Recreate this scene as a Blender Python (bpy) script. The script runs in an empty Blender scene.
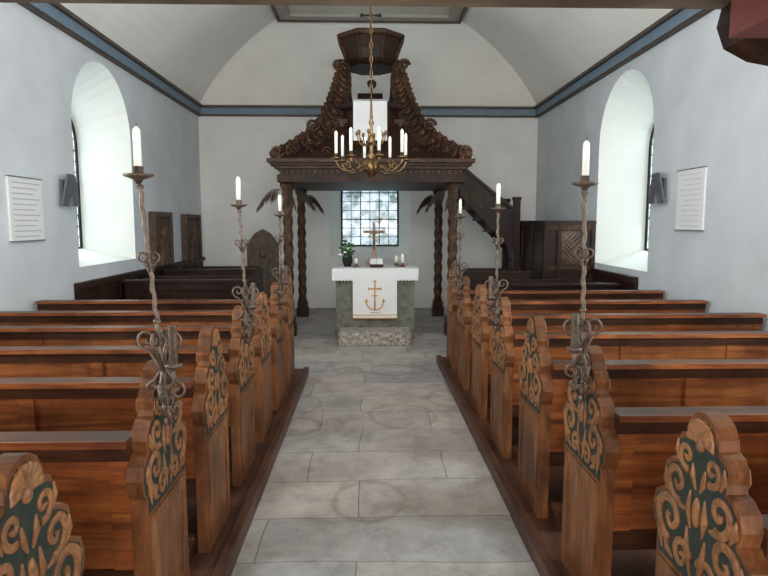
import bpy, math, random
from math import sin, cos, pi, radians
random.seed(4)
scene = bpy.context.scene
try:
    scene.view_settings.view_transform = 'Standard'
except Exception: pass

# ------------------------------------------------------------------ materials
def newmat(name):
    m = bpy.data.materials.new(name); m.use_nodes = True
    nt = m.node_tree; b = nt.nodes['Principled BSDF']
    return m, nt, b
def setin(b, **k):
    for key, v in k.items():
        b.inputs[key.replace('_', ' ')].default_value = v
def mapping(nt, scale=(1,1,1), coord='Object'):
    tc = nt.nodes.new('ShaderNodeTexCoord'); mp = nt.nodes.new('ShaderNodeMapping')
    mp.inputs['Scale'].default_value = scale
    nt.links.new(tc.outputs[coord], mp.inputs['Vector']); return mp.outputs['Vector']
def ramp(nt, fac, stops):
    r = nt.nodes.new('ShaderNodeValToRGB'); el = r.color_ramp.elements
    while len(el) < len(stops): el.new(0.5)
    for e, (p, c) in zip(el, stops):
        e.position = p; e.color = (*c, 1)
    nt.links.new(fac, r.inputs['Fac']); return r.outputs['Color']
def noise(nt, vec, scale, detail=4, rough=.5, dist=0.):
    n = nt.nodes.new('ShaderNodeTexNoise'); nt.links.new(vec, n.inputs['Vector'])
    n.inputs['Scale'].default_value = scale; n.inputs['Detail'].default_value = detail
    n.inputs['Roughness'].default_value = rough; n.inputs['Distortion'].default_value = dist
    return n.outputs['Fac']
def bump(nt, b, h, strength=.2, dist=.01):
    bp = nt.nodes.new('ShaderNodeBump'); bp.inputs['Strength'].default_value = strength
    bp.inputs['Distance'].default_value = dist
    nt.links.new(h, bp.inputs['Height']); nt.links.new(bp.outputs['Normal'], b.inputs['Normal'])
def wood(name, c1, c2, c3, scale=(1.2,14,14), rough=.3, coat=.3, bs=.15, spec=.5):
    m, nt, b = newmat(name)
    v = mapping(nt, scale); n = noise(nt, v, 1.6, 5, .6, 1.2)
    col = ramp(nt, n, [(.3, c1), (.5, c2), (.7, c3)])
    # broad wear patches, different on every pew
    v2 = mapping(nt)
    oi = nt.nodes.new('ShaderNodeObjectInfo'); off = nt.nodes.new('ShaderNodeVectorMath'); off.operation='ADD'
    nt.links.new(v2, off.inputs[0]); nt.links.new(oi.outputs['Location'], off.inputs[1])
    n2 = noise(nt, off.outputs[0], 2.6, 4, .65)
    wr = ramp(nt, n2, [(.35,(.50,.47,.45)),(.52,(.95,.95,.95)),(.68,(1.25,1.22,1.15))])
    mx = nt.nodes.new('ShaderNodeMix'); mx.data_type='RGBA'; mx.blend_type='MULTIPLY'; mx.inputs[0].default_value=1
    nt.links.new(col, mx.inputs[6]); nt.links.new(wr, mx.inputs[7])
    nt.links.new(mx.outputs[2], b.inputs['Base Color'])
    setin(b, Roughness=rough, Coat_Weight=coat, Coat_Roughness=.25)
    b.inputs['Specular IOR Level'].default_value = spec
    bump(nt, b, n, bs, .005); return m
def plain(name, c, rough=.6, metal=0., nscale=30, var=.15, bs=.1):
    m, nt, b = newmat(name)
    v = mapping(nt); n = noise(nt, v, nscale, 4)
    d = tuple(x*(1-var) for x in c); l = tuple(min(1, x*(1+var)) for x in c)
    nt.links.new(ramp(nt, n, [(.3, d), (.7, l)]), b.inputs['Base Color'])
    setin(b, Roughness=rough, Metallic=metal)
    bump(nt, b, n, bs, .003); return m

M = {}
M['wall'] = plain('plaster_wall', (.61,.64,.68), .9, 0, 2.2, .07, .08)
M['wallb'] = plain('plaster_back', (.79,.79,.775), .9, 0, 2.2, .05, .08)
M['ceil'] = plain('plaster_vault', (.92,.90,.85), .9, 0, 2, .03, .03)
M['flat'] = plain('plaster_flat_ceiling', (.66,.63,.57), .9, 0, 2, .04, .03)
M['reveal'] = plain('plaster_reveal', (.82,.83,.79), .9, 0, 3, .02, .03)
M['blue'] = plain('cornice_blue', (.17,.235,.30), .6, 0, 12, .12)
M['brownline'] = plain('cornice_brown', (.085,.06,.045), .6, 0, 12, .2)
M['frame'] = plain('ceiling_frame', (.40,.37,.32), .7, 0, 12, .1)
M['pew'] = wood('pew_orange', (.12,.031,.010), (.26,.074,.020), (.40,.135,.036), (1.0,10,14), .35, .15)
M['pewend'] = wood('pew_end_brown', (.08,.028,.011), (.155,.056,.020), (.25,.100,.036), (10,14,1.4), .45, .05, .15, .3)
M['pewdark'] = wood('pew_rail', (.030,.010,.005), (.06,.020,.009), (.11,.038,.015), (1.0,14,14), .38, .05, .15, .3)
M['ledge'] = wood('pew_ledge', (.045,.016,.007), (.085,.031,.012), (.14,.055,.021), (1.0,14,14), .36, .08, .2, .22)
M['relief'] = wood('pew_carving', (.13,.048,.017), (.24,.095,.032), (.35,.155,.056), (20,20,20), .5, .05, .3)
M['green'] = plain('carving_ground', (.012,.018,.011), .75, 0, 40, .5)
M['dark'] = wood('dark_oak', (.014,.006,.004), (.030,.012,.007), (.055,.022,.012), (6,6,6), .5, .0, .15, .25)
M['dark2'] = wood('carved_oak', (.018,.007,.004), (.055,.023,.010), (.15,.065,.025), (12,12,12), .5, .0, .5, .3)
M['stair'] = wood('stair_oak', (.010,.004,.003), (.022,.009,.006), (.045,.018,.011), (3,14,14), .45, .05, .15, .3)
M['curb'] = wood('platform_wood', (.035,.013,.008), (.075,.028,.015), (.12,.046,.024), (14,1,14), .5, .05)
M['iron'] = plain('wrought_iron', (.135,.095,.072), .5, .6, 60, .4, .3)
M['brass'] = plain('old_brass', (.18,.11,.05), .3, .9, 40, .3, .1)
M['wax'] = plain('candle_wax', (.90,.88,.80), .4, 0, 20, .02)
M['cloth'] = plain('white_linen', (.86,.86,.88), .9, 0, 60, .03, .2)
M['gold'] = plain('gold_embroidery', (.62,.33,.07), .5, .1, 80, .2)
M['slab'] = plain('epitaph_stone', (.095,.060,.040), .85, 0, 14, .4, .5)
M['grave'] = plain('gravestone_sandstone', (.15,.12,.095), .9, 0, 14, .35, .5)
M['altar'] = plain('altar_stone', (.18,.18,.15), .85, 0, 12, .35, .4)
M['board'] = plain('white_board', (.80,.80,.80), .5, 0, 5, .01)
M['ink'] = plain('grey_ink', (.42,.43,.46), .7)
M['ink2'] = plain('faint_ink', (.60,.61,.64), .7)
M['grey'] = plain('lamp_grey', (.20,.21,.23), .35, .6)
M['black'] = plain('black_iron', (.012,.012,.012), .5, .3)
M['lead'] = plain('window_lead', (.05,.055,.06), .6, .2)
M['leaf'] = plain('green_leaf', (.03,.11,.025), .5, 0, 40, .4)
M['flower'] = plain('white_petal', (.85,.85,.75), .6)
M['palm'] = plain('dry_palm', (.035,.020,.010), .8, 0, 40, .4)
M['red'] = plain('red_paint', (.16,.028,.022), .45)
M['rose'] = plain('rose_wood', (.34,.22,.18), .5)
M['gal'] = wood('gallery_wood', (.12,.085,.055), (.18,.13,.085), (.24,.18,.12), (1,10,10), .5, .1)

m, nt, b = newmat('step_stone'); v = mapping(nt)
n = noise(nt, v, 22, 6, .7)
nt.links.new(ramp(nt, n, [(.35,(.13,.085,.065)),(.5,(.34,.30,.26)),(.65,(.58,.55,.50))]), b.inputs['Base Color'])
setin(b, Roughness=.85); bump(nt, b, n, .6, .01); M['step'] = m

# floor slabs
m, nt, b = newmat('stone_slabs'); v0 = mapping(nt)
nd = nt.nodes.new('ShaderNodeTexNoise'); nd.inputs['Scale'].default_value=.9; nt.links.new(v0, nd.inputs['Vector'])
va = nt.nodes.new('ShaderNodeVectorMath'); va.operation='MULTIPLY_ADD'; va.inputs[1].default_value=(.12,.12,0)
nt.links.new(nd.outputs['Color'], va.inputs[0]); nt.links.new(v0, va.inputs[2]); v = va.outputs[0]
br = nt.nodes.new('ShaderNodeTexBrick'); nt.links.new(v, br.inputs['Vector'])
br.inputs['Scale'].default_value = 1; br.inputs['Brick Width'].default_value = .9
br.inputs['Row Height'].default_value = .47; br.inputs['Mortar Size'].default_value = .005
br.inputs['Mortar Smooth'].default_value = .6
br.inputs['Color1'].default_value = (.44,.405,.38,1); br.inputs['Color2'].default_value = (.32,.315,.32,1)
br.inputs['Mortar'].default_value = (.19,.17,.155,1); br.offset = .37; br.squash = 1.5; br.squash_frequency = 3
n1 = noise(nt, v, 3.6, 9, .78, .3)
mp2 = nt.nodes.new('ShaderNodeMapping'); mp2.inputs['Location'].default_value=(.35,.6,0); mp2.inputs['Scale'].default_value=(1.25,1.1,0)
nt.links.new(v, mp2.inputs['Vector'])
vr = nt.nodes.new('ShaderNodeTexVoronoi'); vr.inputs['Scale'].default_value=.95; nt.links.new(mp2.outputs[0], vr.inputs['Vector'])
c2 = ramp(nt, n1, [(.34,(.70,.675,.65)),(.5,(.97,.95,.93)),(.66,(1.20,1.17,1.14))])
c3 = ramp(nt, vr.outputs['Distance'], [(0,(1,1,1)),(.30,(1,1,1)),(.335,(.72,.67,.61)),(.36,(1.0,.99,.98)),(1,(1,1,1))])
mx = nt.nodes.new('ShaderNodeMix'); mx.data_type = 'RGBA'; mx.blend_type = 'MULTIPLY'; mx.inputs[0].default_value = 1
nt.links.new(br.outputs['Color'], mx.inputs[6]); nt.links.new(c2, mx.inputs[7])
mx2 = nt.nodes.new('ShaderNodeMix'); mx2.data_type = 'RGBA'; mx2.blend_type = 'MULTIPLY'; mx2.inputs[0].default_value = .7
nt.links.new(mx.outputs[2], mx2.inputs[6]); nt.links.new(c3, mx2.inputs[7])
nt.links.new(mx2.outputs[2], b.inputs['Base Color'])
setin(b, Roughness=.75); b.inputs['Specular IOR Level'].default_value=.25
bump(nt, b, n1, .4, .015); M['floor'] = m

# leaded glass panes: tinted see-through
def glass(name, stops):
    m, nt, b = newmat(name); v = mapping(nt)
    vo = nt.nodes.new('ShaderNodeTexVoronoi'); nt.links.new(v, vo.inputs['Vector']); vo.inputs['Scale'].default_value = 8
    n = noise(nt, v, 3.0, 2)
    ad = nt.nodes.new('ShaderNodeMath'); ad.operation = 'MULTIPLY_ADD'; ad.inputs[1].default_value = .45
    nt.links.new(vo.outputs['Color'], ad.inputs[0]); nt.links.new(n, ad.inputs[2])
    col = ramp(nt, ad.outputs[0], stops)
    tr = nt.nodes.new('ShaderNodeBsdfTransparent'); nt.links.new(col, tr.inputs['Color'])
    gl = nt.nodes.new('ShaderNodeBsdfGlossy'); gl.inputs['Roughness'].default_value = .15
    ms = nt.nodes.new('ShaderNodeMixShader'); ms.inputs[0].default_value = .06
    nt.links.new(tr.outputs[0], ms.inputs[1]); nt.links.new(gl.outputs[0], ms.inputs[2])
    nt.links.new(ms.outputs[0], nt.nodes['Material Output'].inputs['Surface']); M[name] = m
glass('glass', [(.42,(.10,.15,.14)),(.6,(.22,.27,.27)),(.8,(.42,.46,.47))])
glass('glassb', [(.42,(.07,.12,.09)),(.56,(.24,.33,.32)),(.70,(.42,.55,.60)),(.85,(.78,.86,.90))])

# ------------------------------------------------------------------ mesh builder
class MB:
    def __init__(s): s.v=[]; s.f=[]; s.m=[]; s.sm=[]; s.mats=[]
    def mi(s, k):
        if k not in s.mats: s.mats.append(k)
        return s.mats.index(k)
    def add(s, vs, fs, mat, smooth=False):
        o = len(s.v); s.v += [tuple(p) for p in vs]; i = s.mi(mat)
        for f in fs: s.f.append([o+a for a in f]); s.m.append(i); s.sm.append(smooth)
    def box(s, x0,x1,y0,y1,z0,z1, mat):
        vs=[(x0,y0,z0),(x1,y0,z0),(x1,y1,z0),(x0,y1,z0),(x0,y0,z1),(x1,y0,z1),(x1,y1,z1),(x0,y1,z1)]
        s.add(vs,[(0,3,2,1),(4,5,6,7),(0,1,5,4),(1,2,6,5),(2,3,7,6),(3,0,4,7)],mat)
    def prism(s, poly, axis, a, b, mat):
        def P(p, t):
            return {'x':(t,p[0],p[1]),'y':(p[0],t,p[1]),'z':(p[0],p[1],t)}[axis]
        n=len(poly); vs=[P(p,a) for p in poly]+[P(p,b) for p in poly]
        fs=[tuple(range(n)),tuple(range(2*n-1,n-1,-1))]+[(i,i+n,(i+1)%n+n,(i+1)%n) for i in range(n)]
        s.add(vs,fs,mat)
    def lathe(s, cx,cy,prof,mat,seg=16,smooth=True,rot=0,lean=(0,0)):
        vs=[];fs=[]; z0=prof[0][1]
        for r,z in prof:
            for k in range(seg):
                a=2*pi*k/seg+rot; vs.append((cx+lean[0]*(z-z0)+r*cos(a),cy+lean[1]*(z-z0)+r*sin(a),z))
        for i in range(len(prof)-1):
            for k in range(seg):
                k2=(k+1)%seg; fs.append((i*seg+k,i*seg+k2,(i+1)*seg+k2,(i+1)*seg+k))
        fs.append(tuple(range(seg-1,-1,-1))); n=(len(prof)-1)*seg; fs.append(tuple(n+k for k in range(seg)))
        s.add(vs,fs,mat,smooth)
    def tube(s, pts, r, mat, seg=6, closed=False, flat=1.0):
        from mathutils import Vector
        P=[Vector(p) for p in pts]; n=len(P); R=r if isinstance(r,(list,tuple)) else [r]*n
        vs=[];fs=[]; up=None
        for i in range(n):
            if closed: t=P[(i+1)%n]-P[i-1]
            else: t=P[min(i+1,n-1)]-P[max(i-1,0)]
            if t.length<1e-9: t=Vector((0,0,1))
            t.normalize()
            if up is None:
                up=Vector((1,0,0)) if abs(t.x)<.9 else Vector((0,0,1))
            a=(up-t*up.dot(t)); 
            if a.length<1e-6: a=t.orthogonal()
            a.normalize(); up=a; b=t.cross(a)
            for k in range(seg):
                an=2*pi*k/seg; vs.append(P[i]+a*cos(an)*R[i]*flat+b*sin(an)*R[i])
        m=n if closed else n-1
        for i in range(m):
            j=(i+1)%n
            for k in range(seg):
                k2=(k+1)%seg; fs.append((i*seg+k,i*seg+k2,j*seg+k2,j*seg+k))
        if not closed:
            fs.append(tuple(range(seg-1,-1,-1))); fs.append(tuple((n-1)*seg+k for k in range(seg)))
        s.add(vs,fs,mat,True)
    def ball(s, c, r, mat, seg=10, rings=6):
        if not isinstance(r,(tuple,list)): r=(r,r,r)
        vs=[];fs=[]
        for i in range(1,rings):
            th=pi*i/rings
            for k in range(seg):
                a=2*pi*k/seg; vs.append((c[0]+r[0]*sin(th)*cos(a),c[1]+r[1]*sin(th)*sin(a),c[2]+r[2]*cos(th)))
        for i in range(rings-2):
            for k in range(seg):
                k2=(k+1)%seg; fs.append((i*seg+k,(i+1)*seg+k,(i+1)*seg+k2,i*seg+k2))
        t=len(vs); vs.append((c[0],c[1],c[2]+r[2])); vs.append((c[0],c[1],c[2]-r[2])); l=(rings-2)*seg
        for k in range(seg):
            k2=(k+1)%seg; fs.append((t,k,k2)); fs.append((t+1,l+k2,l+k))
        s.add(vs,fs,mat,True)
    def mesh(s, name, flipx=False):
        me=bpy.data.meshes.new(name)
        v=[(-p[0],p[1],p[2]) for p in s.v] if flipx else s.v
        f=[list(reversed(q)) for q in s.f] if flipx else s.f
        me.from_pydata(v,[],f)
        for k in s.mats: me.materials.append(M[k])
        for p,i,sm in zip(me.polygons,s.m,s.sm): p.material_index=i; p.use_smooth=sm
        me.update(); return me
    def obj(s, name, loc=(0,0,0), bevel=0, flipx=False):
        return mkobj(name, s.mesh(name, flipx), loc, bevel)
def mkobj(name, me, loc=(0,0,0), bevel=0):
    o=bpy.data.objects.new(name, me); o.location=loc; scene.collection.objects.link(o)
    if bevel:
        b=o.modifiers.new('bevel','BEVEL'); b.width=bevel; b.segments=2; b.limit_method='ANGLE'; b.angle_limit=radians(50)
    return o
def spiral(cu, cw, r0, turns, a0, d=1, n=22, r1=.12):
    out=[]
    for i in range(n):
        t=i/(n-1); r=r0*((1-t)+r1*t); a=a0+d*turns*2*pi*t
        out.append((cu+r*cos(a), cw+r*sin(a)))
    return out

# ------------------------------------------------------------------ room
XL,XR,YB,YF,ZT = -3.14,3.21,11.5,-3.0,3.77
ZC = 5.0
def outline(cu,hw,sill,top,n=14):
    sp=top-hw; pts=[(cu+hw,sill)]
    for i in range(n+1):
        a=pi*i/n; pts.append((cu+hw*cos(a),sp+hw*sin(a)))
    pts.append((cu-hw,sill)); return pts
def make_wall(name, f, u0, u1, ztop, niches, mat):
    w=MB(); cur=u0
    def q(a,b,c,d,mt=mat): w.add([f(*a,0),f(*b,0),f(*c,0),f(*d,0)],[(0,1,2,3)],mt)
    for (cu,hw,sill,top,ihw,isill,itop,dep) in sorted(niches):
        q((cur,0),(cu-hw,0),(cu-hw,ztop),(cur,ztop))
        q((cu-hw,0),(cu+hw,0),(cu+hw,sill),(cu-hw,sill))
        o=outline(cu,hw,sill,top); i_=outline(cu,ihw,isill,itop)
        for k in range(1,len(o)-2):
            q(o[k],o[k+1],(o[k+1][0],ztop),(o[k][0],ztop))
        n=len(o)
        for k in range(n):
            k2=(k+1)%n
            w.add([f(*o[k],0),f(*o[k2],0),f(*i_[k2],dep),f(*i_[k],dep)],[(0,1,2,3)],'reveal', False)
        cur=cu+hw
    q((cur,0),(u1,0),(u1,ztop),(cur,ztop))
    return w.obj(name)
def make_window(name, f, nc, nx, nz, gmat):
    cu,hw,sill,top,ihw,isill,itop,dep=nc
    w=MB(); o=outline(cu,ihw,isill,itop)
    w.add([f(*p,dep-.004) for p in o],[tuple(range(len(o)))],gmat)
    fr=[f(*p,dep-.03) for p in o]; w.tube(fr,.022,'black',6,closed=True)
    sp=itop-ihw
    for i in range(1,nx):
        u=cu-ihw+2*ihw*i/nx; zt=sp+math.sqrt(max(0,ihw**2-(u-cu)**2))
        w.tube([f(u,isill,dep-.02),f(u,zt,dep-.02)],.010 if i%2==0 else .006,'lead',4)
    for j in range(1,nz):
        z=isill+(itop-isill)*j/nz; h=ihw if z<sp else math.sqrt(max(0,ihw**2-(z-sp)**2))
        w.tube([f(cu-h,z,dep-.02),f(cu+h,z,dep-.02)],.010 if j%3==0 else .006,'lead',4)
    return w.obj(name)
fL=lambda u,z,d:(XL-d,u,z)
fR=lambda u,z,d:(XR+d,u,z)
fB=lambda u,z,d:(u,YB+d,z)
nL=[(2.3,.8,1.16,3.51,.48,1.32,3.1,.6),(7.4,.8,1.16,3.51,.48,1.32,3.1,.6)]
nR=[(2.4,.8,1.08,3.51,.48,1.28,3.1,.6),(7.6,.8,1.08,3.51,.48,1.28,3.1,.6)]
nB=[(.04,.78,.95,3.0,.56,1.18,2.75,.6)]
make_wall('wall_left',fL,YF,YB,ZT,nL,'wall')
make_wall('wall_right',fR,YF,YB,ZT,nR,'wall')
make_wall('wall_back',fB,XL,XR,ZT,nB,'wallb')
k=1
for f,ns,nx,nz,gm in ((fL,nL,6,13,'glass'),(fR,nR,6,13,'glass'),(fB,nB,6,9,'glassb')):
    for nc in ns:
        make_window('window_%d'%k,f,nc,nx,nz,gm); k+=1
w=MB(); w.box(XL-.7,XR+.7,YF,YB+.7,-.1,0,'floor'); w.obj('floor')
w=MB(); N=12; IX,IE=1.68,1.15
rings=[]
for i in range(N+1):
    t=i/N; fx=.62*t+.38*(1-cos(pi*t/2)); fz=.62*t+.38*sin(pi*t/2)
    rings.append((IX*fx, IE*fx, ZT+(ZC-ZT)*fz))
for i in range(N):
    a,b_,z=rings[i]; c,d,z2=rings[i+1]
    w.add([(XL+a,YF,z),(XL+a,YB-b_,z),(XL+c,YB-d,z2),(XL+c,YF,z2)],[(0,1,2,3)],'ceil',True)
    w.add([(XL+a,YB-b_,z),(XR-a,YB-b_,z),(XR-c,YB-d,z2),(XL+c,YB-d,z2)],[(0,1,2,3)],'ceil',True)
    w.add([(XR-a,YF,z),(XR-a,YB-b_,z),(XR-c,YB-d,z2),(XR-c,YF,z2)],[(0,1,2,3)],'ceil',True)
w.add([(XL+IX,YF,ZC),(XR-IX,YF,ZC),(XR-IX,YB-IE,ZC),(XL+IX,YB-IE,ZC)],[(0,1,2,3)],'flat')
w.obj('ceiling')
w=MB(); x0,x1,y1=XL+IX,XR-IX,YB-IE
for off,wd,z0,mt in ((-.02,.05,ZC-.07,'brownline'),(.03,.18,ZC-.05,'frame')):
    w.box(x0+off,x0+off+wd,YF,y1-off-wd,z0,ZC-.002,mt); w.box(x1-off-wd,x1-off,YF,y1-off-wd,z0,ZC-.002,mt)
    w.box(x0+off,x1-off,y1-off-wd,y1-off,z0,ZC-.002,mt)
w.obj('trim_ceiling')
def cornice(name, f, u0, u1):
    w=MB()
    for (d,z0,z1,mt) in ((.05,3.60,3.63,'brownline'),(.07,3.63,3.745,'blue'),(.12,3.745,3.785,'brownline')):
        a=f(u0,z0,0); b_=f(u1,z1,-d)
        w.box(min(a[0],b_[0]),max(a[0],b_[0]),min(a[1],b_[1]),max(a[1],b_[1]),z0,z1,mt)
    w.obj(name)
cornice('trim_left',fL,YF,YB); cornice('trim_right',fR,YF,YB); cornice('trim_back',fB,XL,XR)

for nm,f,u0 in (('trim_wainscot_left',fL,6.45),('trim_wainscot_right',fR,7.0)):
    w=MB()
    def bx(ua,ub,za,zb,d0,d,mt):
        a=f(ua,za,-d0); b_=f(ub,zb,-d)
        w.box(min(a[0],b_[0]),max(a[0],b_[0]),ua,ub,za,zb,mt)
    u1 = 11.4 if 'left' in nm else 8.35
    bx(u0,u1,0,.93,.004,.03,'dark'); bx(u0,u1,.93,1.0,.004,.07,'dark')
    u=u0
    while u<u1-.05: bx(u,u+.05,.05,.93,.03,.05,'dark'); u+=.55
    w.obj(nm,bevel=.004)

# ------------------------------------------------------------------ pew platforms
w=MB(); w.box(XL+.002,-.70,-1.5,6.38,0,.075,'curb'); w.box(-.70,-.645,-1.5,6.39,0,.095,'curb'); w.obj('pew_platform',bevel=.006)
w=MB(); w.box(.855,XR-.002,-1.5,6.9,0,.075,'curb'); w.box(.80,.855,-1.5,6.91,0,.095,'curb'); w.obj('pew_platform',bevel=.006)

# ------------------------------------------------------------------ pews
half=[(.215,.077),(.215,.70),(.24,.735),(.25,.78),(.235,.825),(.20,.845),(.178,.86),(.19,.90),(.178,.94),(.148,.962),(.122,.968),(.116,.99),(.122,1.02),(.105,1.052),(.078,1.062),(.073,1.09),(.054,1.12),(.028,1.136),(0,1.14)]
ol=half+[(-y,z) for y,z in reversed(half[:-1])]
ol_in=[(y*.93, .62+(z-.62)*.965) for y,z in half if z>.6]
def pew_mesh(L):
    w=MB()
    w.prism(ol,'x',-.055,0,'pewend')
    g=[(y,z) for y,z in ol_in]; g=[(g[0][0],.645)]+g
    g=g+[(-y,z) for y,z in reversed(g[:-1])]
    w.prism(g,'x',0,.003,'green'); w.prism(g,'x',-.058,-.055,'green')
    for sx in (0.004,-.059):
        def T(pts,r): w.tube([(sx,a,b) for a,b in pts],r,'relief',6,flat=.5)
        for s in (1,-1):
            def S(cu,cw,r0,t,a0,d,r):
                pts=spiral(cu,cw,r0,t,a0,d,24,.1); T([(s*p[0],p[1]) for p in pts],[r*(1-.45*i/len(pts)) for i in range(len(pts))])
                T([(s*pts[-1][0],pts[-1][1]-.004),(s*pts[-1][0],pts[-1][1]+.004)],.011)
            S(.135,.785,.076,1.35,-pi/2,1,.018)
            S(.105,.905,.056,1.3,-pi*.6,1,.015)
            S(.062,1.0,.040,1.2,-pi*.6,1,.012)
            S(.065,.70,.050,1.2,pi*.9,-1,.014)
            for (a,b,c,d,r) in ((.015,.66,.045,.80,.017),(.03,.80,.035,.91,.016),(.175,.665,.192,.78,.016),(.01,.92,.03,.99,.014),(.11,.665,.165,.70,.014),(.20,.82,.215,.76,.013),(.15,.85,.172,.92,.015),(.06,.84,.11,.855,.013),(.10,.965,.112,1.03,.011)):
                T([(s*a,b),(s*((a+c)/2+.008),(b+d)/2),(s*c,d)],[.004,r,.004])
        for k in range(9):
            a=pi*k/8
            T([(0,1.055),(.03*cos(a),1.06+.03*sin(a)),(.062*cos(a),1.062+.060*sin(a))],[.005,.009,.014])
        w.ball((sx,0,1.05),(.010,.020,.020),'relief')
        w.ball((sx,0,.86),(.010,.018,.045),'relief')
    for (a,b,c,d) in ((-.19,-.145,.16,.58),(.145,.19,.16,.58),(-.19,.19,.58,.63),(-.19,.19,.10,.16)):
        w.box(0,.007,a,b,c,d,'pewend')
    # backrest
    x0,x1=-L,-.0551
    w.box(x0,x1,-.19,-.165,.36,.86,'pew')
    w.box(x0,x1,-.203,-.19,.835,.895,'pewdark')
    w.box(x0,x1,-.165,-.150,.80,.895,'pewdark')
    w.box(x0,x1,-.19,-.165,.86,.895,'pewdark')
    w.box(x0,x1,-.230,-.125,.895,.917,'ledge')
    w.box(x0,x1,-.238,-.230,.893,.919,'pew')
    w.box(x0,x1,-.200,-.19,.36,.44,'pewdark')
    n=3
    for i in range(n+1):
        x=x1-.04-(L-.13)*i/n; w.box(x-.035,x+.035,-.199,-.19,.44,.835,'pew')
    w.box(x0,x1,-.165,.19,.42,.45,'pew')       # seat
    w.box(x0,x1,.13,.155,.30,.42,'pewend')
    for i in range(1,n+1):
        x=x1-.04-(L-.13)*i/n; w.box(x-.02,x+.02,-.15,.13,.077,.42,'pewdark')
    w.box(x0,x1,-.36,-.26,.16,.18,'pewdark')   # foot rest
    for i in range(0,n+1):
        x=x1-.04-(L-.13)*i/n; w.box(x-.02,x+.02,-.35,-.19,.077,.16,'pewdark')
    return w
LW=pew_mesh(2.33).mesh('church_pew'); RW=pew_mesh(2.27).mesh('church_pew_r',flipx=True)
XPL,XPR=-.76,.90
YLs=[1.29,2.20,2.95,3.68,4.40,5.12,5.84]; YRs=[1.54,2.42,3.24,4.06,4.88,5.70,6.52]
for y in YLs: mkobj('church_pew',LW,(XPL,y,0),.003)
for y in YRs: mkobj('church_pew',RW,(XPR,y,0),.003)

# ------------------------------------------------------------------ wrought-iron candle holders on pew ends
def candle_holder(x, y, s, lean, ztop):
    w=MB(); L=lambda z: lean*(z-1.1)
    pts=[];rr=[]; n=40
    for i in range(n+1):
        z=.93+(ztop-.93)*i/n; pts.append((L(z)+.003*sin(i*1.9),.003*cos(i*1.9),z)); rr.append(.008 if i%2 else .010)
    w.tube(pts,rr,'iron',6)
    for z in (ztop-.04,1.50,1.30,1.22): w.ball((L(z),0,z),(.015,.015,.010),'iron',8,5)
    xt=L(ztop)
    w.lathe(xt,0,[(.008,ztop-.03),(.016,ztop-.015),(.048,ztop-.004),(.052,ztop+.004),(.046,ztop+.002),(.018,ztop),(.018,ztop+.03),(.013,ztop+.03)],'iron',14)
    w.lathe(xt,0,[(.0135,ztop+.01),(.0135,ztop+.14),(.012,ztop+.155),(.004,ztop+.165)],'wax',12)
    w.tube([(xt,0,ztop+.16),(xt,0,ztop+.175)],.0012,'black',4)
    for q in (1,-1):
        for ax in (0,1):
            def P(u,z): return (L(z)+(u if ax==0 else 0),(u if ax else 0),z)
            sp=spiral(q*.020,1.53,.021,1.1,-pi/2,q,16)
            w.tube([P(0,1.46)]+[P(a,b) for a,b in sp],.0045,'iron',5)
            sp=spiral(q*.042,1.235,.040,1.35,-pi/2,q,20)
            w.tube([P(q*.004,1.10),P(q*.02,1.15)]+[P(a,b) for a,b in sp],.006,'iron',5)
            sp=spiral(q*.038,1.05,.034,1.3,pi/2,-q,20)
            w.tube([P(q*.002,1.16),P(q*.012,1.12)]+[P(a,b) for a,b in sp],.006,'iron',5)
            w.tube([P(q*.005,.95),P(q*.035,.975),P(q*.05,1.0),P(q*.03,1.02)],.005,'iron',5)
    sx=s*.045
    w.lathe(sx,-.03,[(.010,1.13),(.030,1.145),(.032,1.152),(.015,1.152),(.015,1.29),(.012,1.29)],'iron',12)
    w.tube([(0,0,1.08),(sx*.5,-.015,1.06),(sx,-.03,1.09),(sx,-.03,1.14)],.006,'iron',6)
    w.ball((0,0,.935),(.012,.012,.02),'iron')
    w.box(-.03,.03,-.02,.0,.985,1.0,'iron') ; w.box(-.03,.03,-.02,.0,1.06,1.075,'iron')
    w.obj('wrought_iron_candle_holder',(x,y,0))
for i,ln in ((1,-.085),(3,-.05),(5,.0)):
    candle_holder(XPL+.03,YLs[i]-.08,1,ln,(1.81,1.75,1.71)[i//2])
for i,ln in ((1,-.02),(3,.0),(5,.0)):
    candle_holder(XPR-.035,YRs[i]-.06,-1,ln,(1.80,1.74,1.70)[i//2])

# ------------------------------------------------------------------ altar
AX=.10
w=MB()
w.box(AX-.56,AX+.56,8.45,9.15,.10,.90,'altar')
w.box(AX-.58,AX+.58,8.42,9.18,0,.10,'altar')
w.box(AX-.58,AX+.58,8.42,9.18,.90,.985,'altar')
w.obj('stone_altar',bevel=.01)
w=MB(); w.box(-.40,.58,7.9,8.41,0,.17,'step'); w.obj('altar_step',bevel=.015)
w=MB()
x0,x1=AX-.60,AX+.60
w.box(x0,x1,8.385,9.20,.987,1.003,'cloth')
n=24; poly=[(x1,1.0),(x0,1.0)]
for i in range(n*4+1):
    t=i/(n*4); poly.append((x0+(x1-x0)*t,.845-.018*abs(sin(pi*n*t))))
w.prism(poly,'y',8.375,8.384,'cloth')
w.prism([(8.375,1.0),(9.2,1.0),(9.2,.84),(8.375,.84)],'x',x0-.008,x0-.001,'cloth')
w.prism([(8.375,1.0),(9.2,1.0),(9.2,.84),(8.375,.84)],'x',x1+.001,x1+.008,'cloth')
w.obj('altar_cloth')
w=MB(); cx=AX-.005; yy=8.365
w.box(cx-.31,cx+.31,yy,yy+.008,.30,.90,'cloth')
w.box(cx-.31,cx+.31,yy-.004,yy,.34,.352,'gold'); 
w.box(cx-.31,cx+.31,yy-.003,yy,.295,.31,'gold')
g=yy-.004
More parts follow.
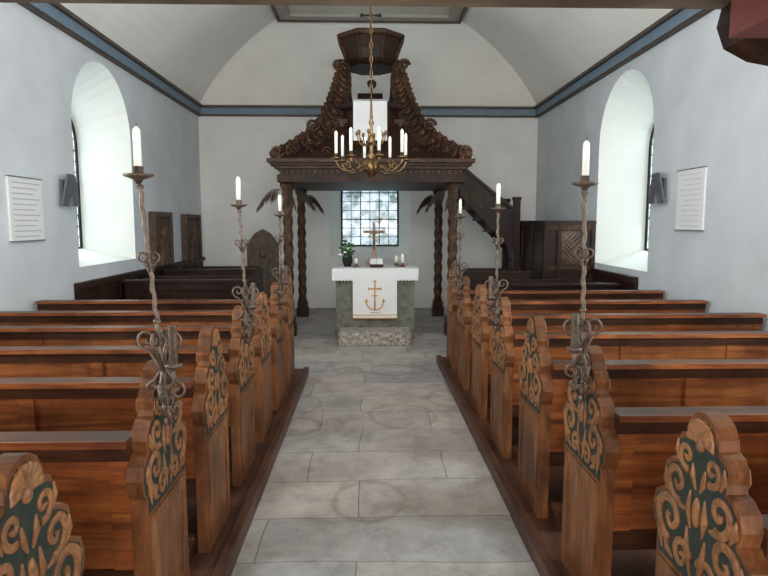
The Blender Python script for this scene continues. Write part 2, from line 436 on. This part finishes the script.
w.tube([(cx,g,.42),(cx,g,.83)],.010,'gold',6); w.tube([(cx-.085,g,.72),(cx+.085,g,.72)],.010,'gold',6)
for (a,b_,da,db) in ((0,.83,1,0),(-.085,.72,0,1),(.085,.72,0,1)):
    w.tube([(cx+a-da*.022,g,b_-db*.022),(cx+a+da*.022,g,b_+db*.022)],.008,'gold',6)
w.tube([(cx-.12,g,.55)]+[(cx+.12*cos(a),g,.54+.12*sin(a)) for a in [pi+pi*i/12 for i in range(13)]]+[(cx+.12,g,.55)],.009,'gold',6)
w.tube([(cx-.045,g,.62),(cx+.045,g,.62)],.007,'gold',6)
for s in (1,-1):
    w.prism([(cx+s*.12,.585),(cx+s*.095,.53),(cx+s*.145,.53)],'y',g-.003,g+.003,'gold')
w.box(cx-.07,cx+.07,g,yy,.375,.385,'gold')
w.obj('altar_antependium')
w=MB(); cx=.09; cy=8.95
w.box(cx-.12,cx+.12,cy-.08,cy+.08,1.004,1.05,'rose'); w.box(cx-.08,cx+.08,cy-.05,cy+.05,1.05,1.10,'rose')
w.prism([(cx-.05,1.10),(cx+.05,1.10),(cx+.022,1.28),(cx-.022,1.28)],'y',cy-.022,cy+.022,'rose')
w.box(cx-.020,cx+.020,cy-.02,cy+.02,1.28,1.65,'rose'); w.box(cx-.16,cx-.020,cy-.02,cy+.02,1.485,1.525,'rose'); w.box(cx+.020,cx+.16,cy-.02,cy+.02,1.485,1.525,'rose')
w.tube([(cx,cy-.028,1.24),(cx,cy-.030,1.34),(cx,cy-.028,1.46)],[.008,.012,.018],'brass',8)
w.tube([(cx-.12,cy-.028,1.515),(cx-.05,cy-.028,1.485),(cx,cy-.03,1.47),(cx+.05,cy-.028,1.485),(cx+.12,cy-.028,1.515)],[.006,.008,.012,.008,.006],'brass',6)
w.ball((cx,cy-.035,1.51),(.014,.016,.019),'brass'); w.obj('altar_cross',bevel=.003)
w=MB(); cx,cy=.12,8.6
w.prism([(8.55,1.004),(8.68,1.004),(8.68,1.12),(8.66,1.12)],'x',cx-.09,cx+.09,'dark')
w.prism([(8.55,1.04),(8.545,1.055),(8.64,1.125),(8.65,1.115)],'x',cx-.09,cx-.002,'cloth')
w.prism([(8.55,1.04),(8.545,1.055),(8.64,1.125),(8.65,1.115)],'x',cx+.002,cx+.09,'cloth')
w.box(cx-.10,cx+.10,8.53,8.55,1.01,1.05,'dark'); w.obj('bible_on_stand')
w=MB(); cx,cy=-.30,8.75
w.lathe(cx,cy,[(.05,1.004),(.055,1.02),(.075,1.09),(.07,1.15),(.045,1.19),(.055,1.21)],'black',16)
for i in range(40):
    a=random.uniform(0,2*pi); r=random.uniform(.02,.12); z=1.33+random.uniform(-.12,.07)-r*.5
    px,py=cx+r*cos(a),cy+r*sin(a)
    w.tube([(cx,cy,1.19),((cx+px)/2,(cy+py)/2,1.27),(px,py,z)],.004,'leaf',4)
    if i%3==0: w.ball((px,py,z+.01),(.026,.026,.018),'flower',8,5)
    else: w.ball((px,py,z),(.038,.012 if i%2 else .03,.018),'leaf',6,4)
w.obj('flower_vase')
for (cx,cy,h) in ((.50,8.7,.13),(-.17,8.62,.07),(.42,8.85,.10)):
    w=MB(); w.lathe(cx,cy,[(.045,1.004),(.047,1.02),(.02,1.03),(.02,1.05),(.033,1.055)],'red' if cx>.45 else 'brass',14)
    w.lathe(cx,cy,[(.024,1.056),(.024,1.056+h),(.005,1.062+h)],'wax',12); w.obj('altar_candle')

# ------------------------------------------------------------------ canopy pulpit over the altar
CX=.05; YF0,YF1=8.3,10.9; HW=1.41
w=MB()
for px,py in ((-1.15,8.72),(1.23,8.72),(-1.15,10.5),(1.23,10.5)):
    w.box(px-.10,px+.10,py-.10,py+.10,0,.16,'dark'); w.box(px-.085,px+.085,py-.085,py+.085,.16,.26,'dark')
    n=60; vs=[];fs=[];seg=12
    for i in range(n+1):
        t=i/n; z=.26+1.80*t
        for k in range(seg):
            a=2*pi*k/seg; r=.068+.009*cos(2*(a-9*2*pi*t/2)); vs.append((px+r*cos(a),py+r*sin(a),z))
    for i in range(n):
        for k in range(seg):
            k2=(k+1)%seg; fs.append((i*seg+k,i*seg+k2,(i+1)*seg+k2,(i+1)*seg+k))
    w.add(vs,fs,'dark2',True)
    w.lathe(px,py,[(.06,2.04),(.08,2.06),(.07,2.09),(.10,2.15),(.11,2.22)],'dark2',12)
def lay(h,z0,z1,mt,yo=0): w.box(CX-h,CX+h,YF0+(HW-h),YF1-(HW-h),z0,z1,mt)
lay(1.30,2.20,2.30,'dark'); lay(1.27,2.30,2.38,'dark'); lay(1.33,2.38,2.42,'dark2'); lay(1.38,2.42,2.46,'dark'); lay(1.42,2.46,2.51,'dark2')
for i in range(33):
    x=CX-1.24+2.48*i/32; w.box(x-.02,x+.02,YF0+.115,YF0+.1395,2.31,2.37,'dark2')
def hip(h0,ya0,yb0,z0,h1,ya1,yb1,z1,mt):
    vs=[(CX-h0,ya0,z0),(CX+h0,ya0,z0),(CX+h0,yb0,z0),(CX-h0,yb0,z0),(CX-h1,ya1,z1),(CX+h1,ya1,z1),(CX+h1,yb1,z1),(CX-h1,yb1,z1)]
    w.add(vs,[(0,1,5,4),(1,2,6,5),(2,3,7,6),(3,0,4,7),(4,5,6,7)],mt)
hip(1.38,8.33,10.87,2.51,.98,8.62,10.55,2.74,'dark')
hip(.98,8.62,10.55,2.74,.66,8.80,10.2,3.02,'dark')
w.box(CX-.66,CX+.66,8.82,10.1,2.75,3.08,'dark'); w.box(CX-.70,CX+.70,8.78,8.86,3.05,3.11,'dark2')
for x in (-.62,-.42,.42,.62): w.box(CX+x-.025,CX+x+.025,8.79,8.82,2.80,3.05,'dark2')
def hexprof(cx,cy,prof,mt,seg=8):
    w.lathe(cx,cy,prof,mt,seg,False,pi/seg)
PY=9.15
hexprof(CX,PY,[(.50,2.6),(.56,2.66),(.54,2.72),(.54,3.22),(.60,3.26),(.62,3.32),(.50,3.32)],'dark')
for k in range(8):
    a=2*pi*k/8+pi/8; x,y=CX+.555*cos(a),PY+.555*sin(a); w.tube([(x,y,2.68),(x,y,3.24)],.03,'dark2',8)
for s in (1,-1):
    w.box(CX+s*.40-.04,CX+s*.40+.04,9.55,9.63,3.3,4.0,'dark')
hexprof(CX,PY,[(.36,3.88),(.43,3.91),(.39,3.97),(.41,4.10),(.47,4.25),(.50,4.30),(.48,4.34),(.3,4.36),(.1,4.42)],'dark')
hexprof(CX,PY,[(.485,4.255),(.515,4.27),(.53,4.31),(.50,4.335)],'dark2')
for k in range(8):
    a=2*pi*k/8+pi/8; x,y=cos(a),sin(a)
    w.tube([(CX+x*.39,PY+y*.39,3.9),(CX+x*.41,PY+y*.41,4.08),(CX+x*.49,PY+y*.49,4.28)],.022,'dark2',6)
w.tube([(CX,PY,4.4),(CX,PY,4.80)],.014,'black',6); w.tube([(CX-.13,PY,4.65),(CX+.13,PY,4.65)],.013,'black',6)
for p in ((-.13,0,4.65),(.13,0,4.65),(0,0,4.80)): w.ball((CX+p[0],PY,p[2]),.028,'black')
def cr(P,t):
    n=len(P)-1; i=min(int(t*n),n-1); u=t*n-i
    p0,p1,p2,p3=P[max(i-1,0)],P[i],P[i+1],P[min(i+2,n)]
    return [.5*((2*b)+(-a+c)*u+(2*a-5*b+4*c-d)*u*u+(-a+3*b-3*c+d)*u**3) for a,b,c,d in zip(p0,p1,p2,p3)]
for s in (1,-1):
    for fb in (0,1):
        base=[(1.36,8.34,2.55),(1.00,8.58,2.80),(.74,8.75,3.06),(.58,8.85,3.40),(.49,8.90,3.68),(.40,8.93,3.94)]
        if fb: base=[(a,10.86-(b-8.34)*1.55,c) for a,b,c in base]
        P=[(CX+s*a,b,c) for a,b,c in base]
        n=40; pts=[cr(P,i/n) for i in range(n+1)]
        w.tube(pts,[.050+.010*sin(i*1.6) for i in range(n+1)],'dark2',8)
        wid=[.20+.06*sin(pi*i/n) if i<34 else .20-.02*(i-34) for i in range(n+1)]
        inn=[(p[0]-s*wd*.8,p[1]+.02,p[2]-wd*.45) for p,wd in zip(pts,wid)]
        vs=[];fs=[]
        for p,q in zip(pts,inn): vs+= [(p[0],p[1]-.02,p[2]),(q[0],q[1]-.02,q[2]),(q[0],q[1]+.03,q[2]),(p[0],p[1]+.03,p[2])]
        for i in range(n):
            for k in range(4): fs.append((4*i+k,4*i+(k+1)%4,4*i+4+(k+1)%4,4*i+4+k))
        fs+=[(0,1,2,3),(4*n,4*n+1,4*n+2,4*n+3)]
        w.add(vs,fs,'dark')
        if fb: continue
        w.tube(inn,[.026+.006*sin(i*1.3) for i in range(n+1)],'dark2',6)
        for i in range(1,n,2):
            p=pts[i]; q=pts[i+1]; dx,dz=q[0]-p[0],q[2]-p[2]; l=math.hypot(dx,dz); nx,nz=dz/l,-dx/l
            if nz<0: nx,nz=-nx,-nz
            c=(p[0]+nx*.055,p[1]-.01,p[2]+nz*.055)
            w.tube([p,((p[0]+c[0])/2+dx*.6,c[1]-.02,(p[2]+c[2])/2+dz*.6),(c[0]+dx,c[1],c[2]+dz)],[.035,.034,.014],'dark2',6)
            m_=inn[i]; md=((p[0]+m_[0])/2,(p[1]+m_[1])/2-.03,(p[2]+m_[2])/2)
            w.tube([(m_[0],m_[1]-.03,m_[2]),md,(p[0]+dx*1.5,p[1]-.04,p[2]+dz*1.5)],[.010,.030,.012],'dark2',6)
            if i%4==1:
                sp=spiral(0,0,.055,1.3,0,s,16); w.tube([(md[0]+a,md[1]-.015,md[2]+b_) for a,b_ in sp],.014,'dark2',5)
                w.ball((md[0],md[1]-.03,md[2]),(.018,.018,.018),'relief',6,4)
        for (u,z,r) in ((1.28,2.60,.09),(.47,3.88,.08),(.82,3.0,.09)):
            sp=spiral(0,0,r,1.6,0,s,24); yb=8.33 if u>1 else (8.6 if u<.9 and z<3.2 else 8.85)
            w.tube([(CX+s*u+a,yb,z+b) for a,b in sp],.022,'dark2',6)
for s in (1,-1):
    for (u,z,yb,r,d) in ((.85,2.62,8.47,.08,1),(.62,2.62,8.47,.07,-1),(.62,2.82,8.69,.08,1),(1.08,2.60,8.43,.06,-1)):
        sp=spiral(0,0,r,1.4,0,s*d,20); w.tube([(CX+s*u+a,yb,z+b) for a,b in sp],.014,'dark2',5)
w.obj('canopy_pulpit')
w=MB(); yy=PY-.595
w.box(-.20,.27,yy-.010,yy,2.78,3.34,'cloth'); w.box(-.20,.27,yy-.010,PY-.45,3.322,3.335,'cloth')
w.prism([(yy-.01,3.338),(yy+.14,3.45),(yy+.15,3.43),(yy+.02,3.336)],'x',-.14,.21,'dark')
w.obj('pulpit_antependium')
w=MB(); w.lathe(.06,PY-.2,[(.05,3.322),(.02,3.36),(.02,3.56),(.06,3.60),(.07,3.66),(.03,3.69)],'black',10); w.obj('pulpit_reading_lamp')

def frond(w, o, d, ln, drop):
    n=14; pts=[]
    for i in range(n+1):
        t=i/n; pts.append((o[0]+d[0]*ln*t,o[1]+d[1]*ln*t,o[2]+.03*sin(pi*t)-drop*t*t))
    w.tube(pts,[.008*(1-.7*i/n) for i in range(n+1)],'palm',5)
    for i in range(2,n+1):
        p=pts[i]
        for s in (1,-1):
            l=.22*(1-.4*i/n)*(.8+.4*random.random()); ex=(p[0]+d[0]*.05-d[1]*s*.05,p[1]+d[1]*.05+d[0]*s*.05,p[2]-l)
            q=(p[0]+.010,p[1],p[2]-.01)
            w.add([p,q,((q[0]+ex[0])/2+.008,(q[1]+ex[1])/2,(q[2]+ex[2])/2),ex,((p[0]+ex[0])/2-.006,(p[1]+ex[1])/2,(p[2]+ex[2])/2)],[(0,1,2,3,4)],'palm')
for px,py,ds in ((-1.15,8.72,((-1,-.2),(.9,.3),(.3,-.9))),(1.23,8.72,((1,-.2),(-.9,.3),(-.3,-.9))),(-1.15,10.5,((.9,-.3),)),(1.23,10.5,((-.9,-.3),))):
    w=MB()
    for d in ds: frond(w,(px+d[0]*.09,py+d[1]*.09,2.10),d,.30,.20)
    w.obj('palm_frond')

# ------------------------------------------------------------------ pulpit stair and booth
w=MB(); Y0,Y1=9.7,10.45; xa,xb=1.47,2.40
za,zb=2.10,1.16
for y in (Y0,Y1):
    w.prism([(xa,za),(xb,zb),(xb,zb+.60),(xa,za+.42)],'y',y-.02,y+.02,'stair')
    w.prism([(xa,za+.42),(xb,zb+.62),(xb,zb+.68),(xa,za+.48)],'y',y-.045,y+.045,'stair')
    w.prism([(xa,za-.02),(xb,zb-.02),(xb,zb+.05),(xa,za+.05)],'y',y-.035,y+.035,'stair')
    for i in range(6):
        x=xa+(xb-xa)*(i+.5)/6; zc=za+(zb-za)*(i+.5)/6; w.box(x-.02,x+.02,y-.032,y+.032,zc,zc+.50,'stair')
    w.box(xb-.05,xb+.05,y-.05,y+.05,.0,2.00,'stair'); w.box(xb-.06,xb+.06,y-.065,y+.065,2.0,2.05,'stair')
for i in range(5):
    t=(i+.5)/5; x=xa+(xb-xa)*t; z=za+(zb-za)*t+.06; w.box(x-.13,x+.11,Y0+.02,Y1-.02,z-.02,z+.01,'stair')
    w.box(x+.09,x+.11,Y0+.02,Y1-.02,z-.2,z-.02,'stair')
w.obj('pulpit_staircase')
w=MB(); bx0,bx1,by0,by1,bz=2.50,XR-.01,8.42,10.9,1.62
w.box(bx0,2.70,by0,by0+.03,0,bz,'stair'); w.box(3.05,bx1,by0,by0+.03,0,bz,'stair')
w.box(2.70,3.05,by0,by0+.03,0,1.05,'stair'); w.box(2.70,3.05,by0,by0+.03,1.52,bz,'stair')
w.box(bx0,bx0+.03,by0,by1,0,bz,'stair')
w.box(bx0-.03,bx1,by0-.05,by0+.06,bz,bz+.05,'stair'); w.box(bx0-.03,bx0+.06,by0+.06,by1,bz,bz+.05,'stair')
w.box(bx0-.02,bx1,by0-.018,by0,1.54,bz,'dark2'); w.box(bx0-.02,bx1,by0-.018,by0,.98,1.03,'dark2')
for x in (bx0-.022,2.67,3.04,bx1-.05): w.box(x,x+.05,by0-.024,by0,0,bz-.001,'dark')
for i in range(5):
    y=by0+.03+(by1-by0-.1)*i/4; w.box(bx0-.024,bx0,y,y+.06,0,bz-.001,'dark')
w.box(bx0-.02,bx0,by0+.03,by1,.95,1.02,'dark'); w.box(bx0-.02,bx0,by0+.03,by1,1.52,1.58,'dark')
for i in range(-6,8):
    a,b_=2.70,3.05; z0,z1=1.05,1.52
    for s in (1,-1):
        c=z0+i*.07; xs=[]
        for x in (a,b_):
            z=c+s*(x-a)
            if z0<=z<=z1: xs.append((x,z))
        for z in (z0,z1):
            x=a+(z-c)/s
            if a<x<b_: xs.append((x,z))
        if len(xs)>=2: w.tube([(xs[0][0],by0+.01,xs[0][1]),(xs[1][0],by0+.01,xs[1][1])],.006,'relief',4)
w.obj('panelled_booth')

def choir(x0,x1,y,z):
    w=MB()
    w.box(x0,x1,y,y+.03,0,z,'dark'); w.box(x0-.02,x1+.02,y-.05,y+.10,z,z+.035,'stair')
    n=max(2,int((x1-x0)/.5))
    for i in range(n+1):
        x=x0+(x1-x0-.06)*i/n; w.box(x,x+.06,y-.018,y,.12,z-.10,'stair')
    w.box(x0,x1,y-.018,y,z-.10,z,'stair'); w.box(x0,x1,y-.018,y,0,.12,'stair')
    w.box(x0,x0+.04,y+.03,y+.75,0,z-.001,'dark'); w.box(x1-.04,x1,y+.03,y+.75,0,z-.001,'dark')
    w.box(x0+.04,x1-.04,y+.35,y+.71,.42,.45,'stair'); w.box(x0+.04,x1-.04,y+.71,y+.74,.0,z+.02,'dark')
    w.obj('choir_bench',bevel=.004)
choir(-3.02,-1.55,7.5,.90); choir(-3.02,-1.7,9.0,.92)
choir(1.45,2.32,8.5,.92); choir(1.75,3.08,7.3,.86)

# ------------------------------------------------------------------ chandelier
w=MB(); HX,HY=.03,5.0
prof=[(.004,1.98),(.018,1.99),(.012,2.01),(.03,2.03),(.062,2.06),(.075,2.095),(.062,2.13),(.03,2.155),(.018,2.17),(.035,2.19),(.02,2.21),(.014,2.26),(.028,2.29),(.032,2.32),(.014,2.35),(.010,2.42),(.022,2.45),(.012,2.48),(.008,2.62),(.004,2.63)]
w.lathe(HX,HY,prof,'brass',18)
for k in range(8):
    a=2*pi*k/8+.2; c,s=cos(a),sin(a)
    P=[(.02,2.16),(.09,2.10),(.17,2.06),(.24,2.075),(.285,2.12),(.29,2.165)]
    pts=[cr([(p[0],0,p[1]) for p in P],i/18) for i in range(19)]
    w.tube([(HX+p[0]*c,HY+p[0]*s,p[2]) for p in pts],.0095,'brass',6)
    sp=spiral(.20,2.115,.032,1.2,-pi/2,-1,16); w.tube([(HX+u*c,HY+u*s,z) for u,z in sp],.005,'brass',5)
    x,y=HX+.29*c,HY+.29*s
    w.lathe(x,y,[(.006,2.145),(.034,2.158),(.038,2.168),(.014,2.168),(.014,2.20),(.010,2.20)],'brass',12)
    w.lathe(x,y,[(.0125,2.17),(.0125,2.365),(.003,2.38)],'wax',10)
    P=[(.015,2.30),(.06,2.27),(.10,2.30),(.12,2.36)]
    pts=[cr([(p[0],0,p[1]) for p in P],i/12) for i in range(13)]; c2,s2=cos(a+pi/8),sin(a+pi/8)
    w.tube([(HX+p[0]*c2,HY+p[0]*s2,p[2]) for p in pts],.006,'brass',5)
    w.ball((HX+.12*c2,HY+.12*s2,2.37),(.014,.014,.02),'brass',8,5)
z=2.64; i=0
while z<4.93:
    pts=[]
    for k in range(10):
        a=2*pi*k/10; u=.010*cos(a); h=.036*sin(a)
        pts.append((HX+(u if i%2 else 0),HY+(0 if i%2 else u),z+.03+h))
    w.tube(pts,.004,'brass',4,closed=True); z+=.056; i+=1
w.lathe(HX,HY,[(.06,4.997),(.05,4.97),(.01,4.95)],'brass',12)
w.obj('brass_chandelier')

# ------------------------------------------------------------------ wall things
def plaque(f,u0,u1,z0,z1,ink):
    w=MB()
    def bx(a,b_,c,d,d0,d1,mt):
        p=f(a,c,-d0); q=f(b_,d,-d1); w.box(min(p[0],q[0]),max(p[0],q[0]),a,b_,c,d,mt)
    bx(u0,u1,z0,z1,0.001,.02,'board')
    bx(u0-.01,u1+.01,z1-.003,z1+.006,.001,.026,'grey'); bx(u0-.01,u1+.01,z0-.006,z0+.003,.001,.026,'grey')
    n=11
    for i in range(n):
        z=z1-.05-(z1-z0-.09)*i/(n-1); bx(u0+.05,u1-.05-.05*(i%3),z-.004,z+.004,.02,.0215,ink)
    w.obj('notice_board')
plaque(fL,5.36,5.9,1.48,2.05,'ink')
plaque(fR,5.68,6.18,1.57,2.17,'ink2')
def wlamp(f,u,z,s):
    w=MB()
    x=f(u,z,0)[0]
    X=lambda d: x+s*d
    def q(a,b_,c,d,e,g,mt): w.box(min(X(a),X(b_)),max(X(a),X(b_)),c,d,e,g,mt)
    q(.001,.03,u-.06,u+.06,z-.10,z+.10,'grey')
    q(.03,.08,u-.015,u+.015,z+.02,z+.05,'grey')
    w.prism([(X(.04),z-.16),(X(.06),z-.17),(X(.13),z+.15),(X(.11),z+.16)],'y',u-.13,u+.0,'grey')
    w.prism([(X(.08),z-.17),(X(.10),z-.17),(X(.07),z+.15),(X(.05),z+.15)],'y',u+.01,u+.15,'grey')
    w.obj('wall_spotlight')
wlamp(fL,6.33,1.98,1); wlamp(fR,6.5,2.02,-1)

def slab_left(y0,y1,z1):
    w=MB(); x=XL+.001
    w.box(x,x+.07,y0,y1,1.005,z1,'slab')
    for a,b_,c,d in ((y0,y0+.08,1.005,z1-.08),(y1-.08,y1,1.005,z1-.08),(y0,y1,z1-.08,z1)): w.box(x+.07,x+.10,a,b_,c,d,'slab')
    m=(y0+y1)/2
    w.prism([(m-.2,1.005),(m+.2,1.005),(m+.14,1.2),(m+.17,1.35),(m+.07,1.42),(m-.07,1.42),(m-.17,1.35),(m-.14,1.2)],'x',x+.07,x+.12,'slab')
    w.ball((x+.09,m,1.50),(.05,.08,.10),'slab'); w.obj('epitaph_slab',bevel=.01)
slab_left(8.72,9.5,1.80); slab_left(10.2,11.1,1.78)
w=MB()
a,b_=-2.28,-1.70; mid=(a+b_)/2; y=YB-.001
w.prism([(a,.0),(b_,.0),(b_,1.26),(mid+.14,1.44),(mid,1.52),(mid-.14,1.44),(a,1.26)],'y',y-.10,y,'grave')
w.box(a-.03,b_+.03,y-.14,y-.10,1.20,1.26,'grave'); w.box(a,a+.06,y-.13,y-.10,.2,1.2,'grave'); w.box(b_-.06,b_,y-.13,y-.10,.2,1.2,'grave')
w.prism([(mid-.14,.3),(mid+.14,.3),(mid+.10,.8),(mid+.12,.96),(mid-.12,.96),(mid-.10,.8)],'y',y-.14,y-.10,'grave')
w.ball((mid,y-.12,1.06),(.07,.05,.09),'grave'); w.obj('gabled_gravestone',bevel=.008)
w=MB(); w.box(-1.32,-1.26,YB-.02,YB-.001,.55,.66,'black'); w.box(-1.31,-1.27,YB-.025,YB-.02,.57,.61,'grey'); w.obj('wall_socket')

# ------------------------------------------------------------------ gallery above camera
w=MB(); gx0,gx1=XL+.01,XR-.01
w.box(gx0,gx1,1.38,1.52,2.17,2.55,'gal'); w.box(gx0,gx1,-2.9,1.38,2.30,2.40,'gal')
for x in (-2.4,-1.4,-.4,.55,1.6,2.6): w.box(x,x+.14,-2.9,1.38,2.20,2.30,'gal')
w.box(gx0,gx1,1.40,1.46,2.55,3.0,'gal')
w.obj('organ_gallery')
w=MB()
w.box(.80,1.50,1.22,1.36,2.055,2.195,'red')
w.prism([(.86,2.165),(.85,2.12),(.87,2.07),(.93,2.04),(1.05,2.02),(1.5,2.01),(1.5,2.165)],'y',1.365,1.50,'dark')
w.box(1.12,1.26,1.02,1.16,.076,2.20,'dark'); w.box(1.08,1.30,1.00,1.215,2.08,2.195,'red')
w.obj('gallery_post')

# ------------------------------------------------------------------ light
wd=bpy.data.worlds.new('World'); scene.world=wd; wd.use_nodes=True
bg=wd.node_tree.nodes['Background']; bg.inputs[0].default_value=(.88,.93,1.0,1); bg.inputs[1].default_value=1.2
def area(name,loc,rot,sx,sy,power,col):
    l=bpy.data.lights.new(name,'AREA'); l.shape='RECTANGLE'; l.size=sx; l.size_y=sy; l.energy=power; l.color=col
    o=bpy.data.objects.new(name,l); o.location=loc; o.rotation_euler=rot; scene.collection.objects.link(o)
def win(i,nc,far):
    s=-1 if i==0 else 1
    x=XL-.95 if i==0 else XR+.95
    area('daylight_window',(x,nc[0],2.3),(0,radians(90*s),0),2.6,1.8,(290 if far else 1150),(.93,.97,1))
win(0,nL[1],1); win(0,nL[0],0); win(1,nR[1],1); win(1,nR[0],0)
area('front_fill',(0.2,-2.6,1.35),(radians(90),0,0),4.5,1.6,215,(1,.94,.86))  # added flash-like fill from behind the camera; no doorway is modelled
area('vault_fill',(0,2.0,3.6),(radians(108),0,0),4.0,.8,135,(1,.97,.92))  # added fill tilted up to brighten the vault; no lamp fixture here

# ------------------------------------------------------------------ camera
cd=bpy.data.cameras.new('Camera'); cam=bpy.data.objects.new('Camera',cd); scene.collection.objects.link(cam)
cam.location=(0,0,1.65); cam.rotation_euler=(radians(90)-math.atan(.11),0,-math.atan(16/600))
cd.sensor_width=36; cd.lens=28.125; cd.clip_start=.05
scene.camera=cam
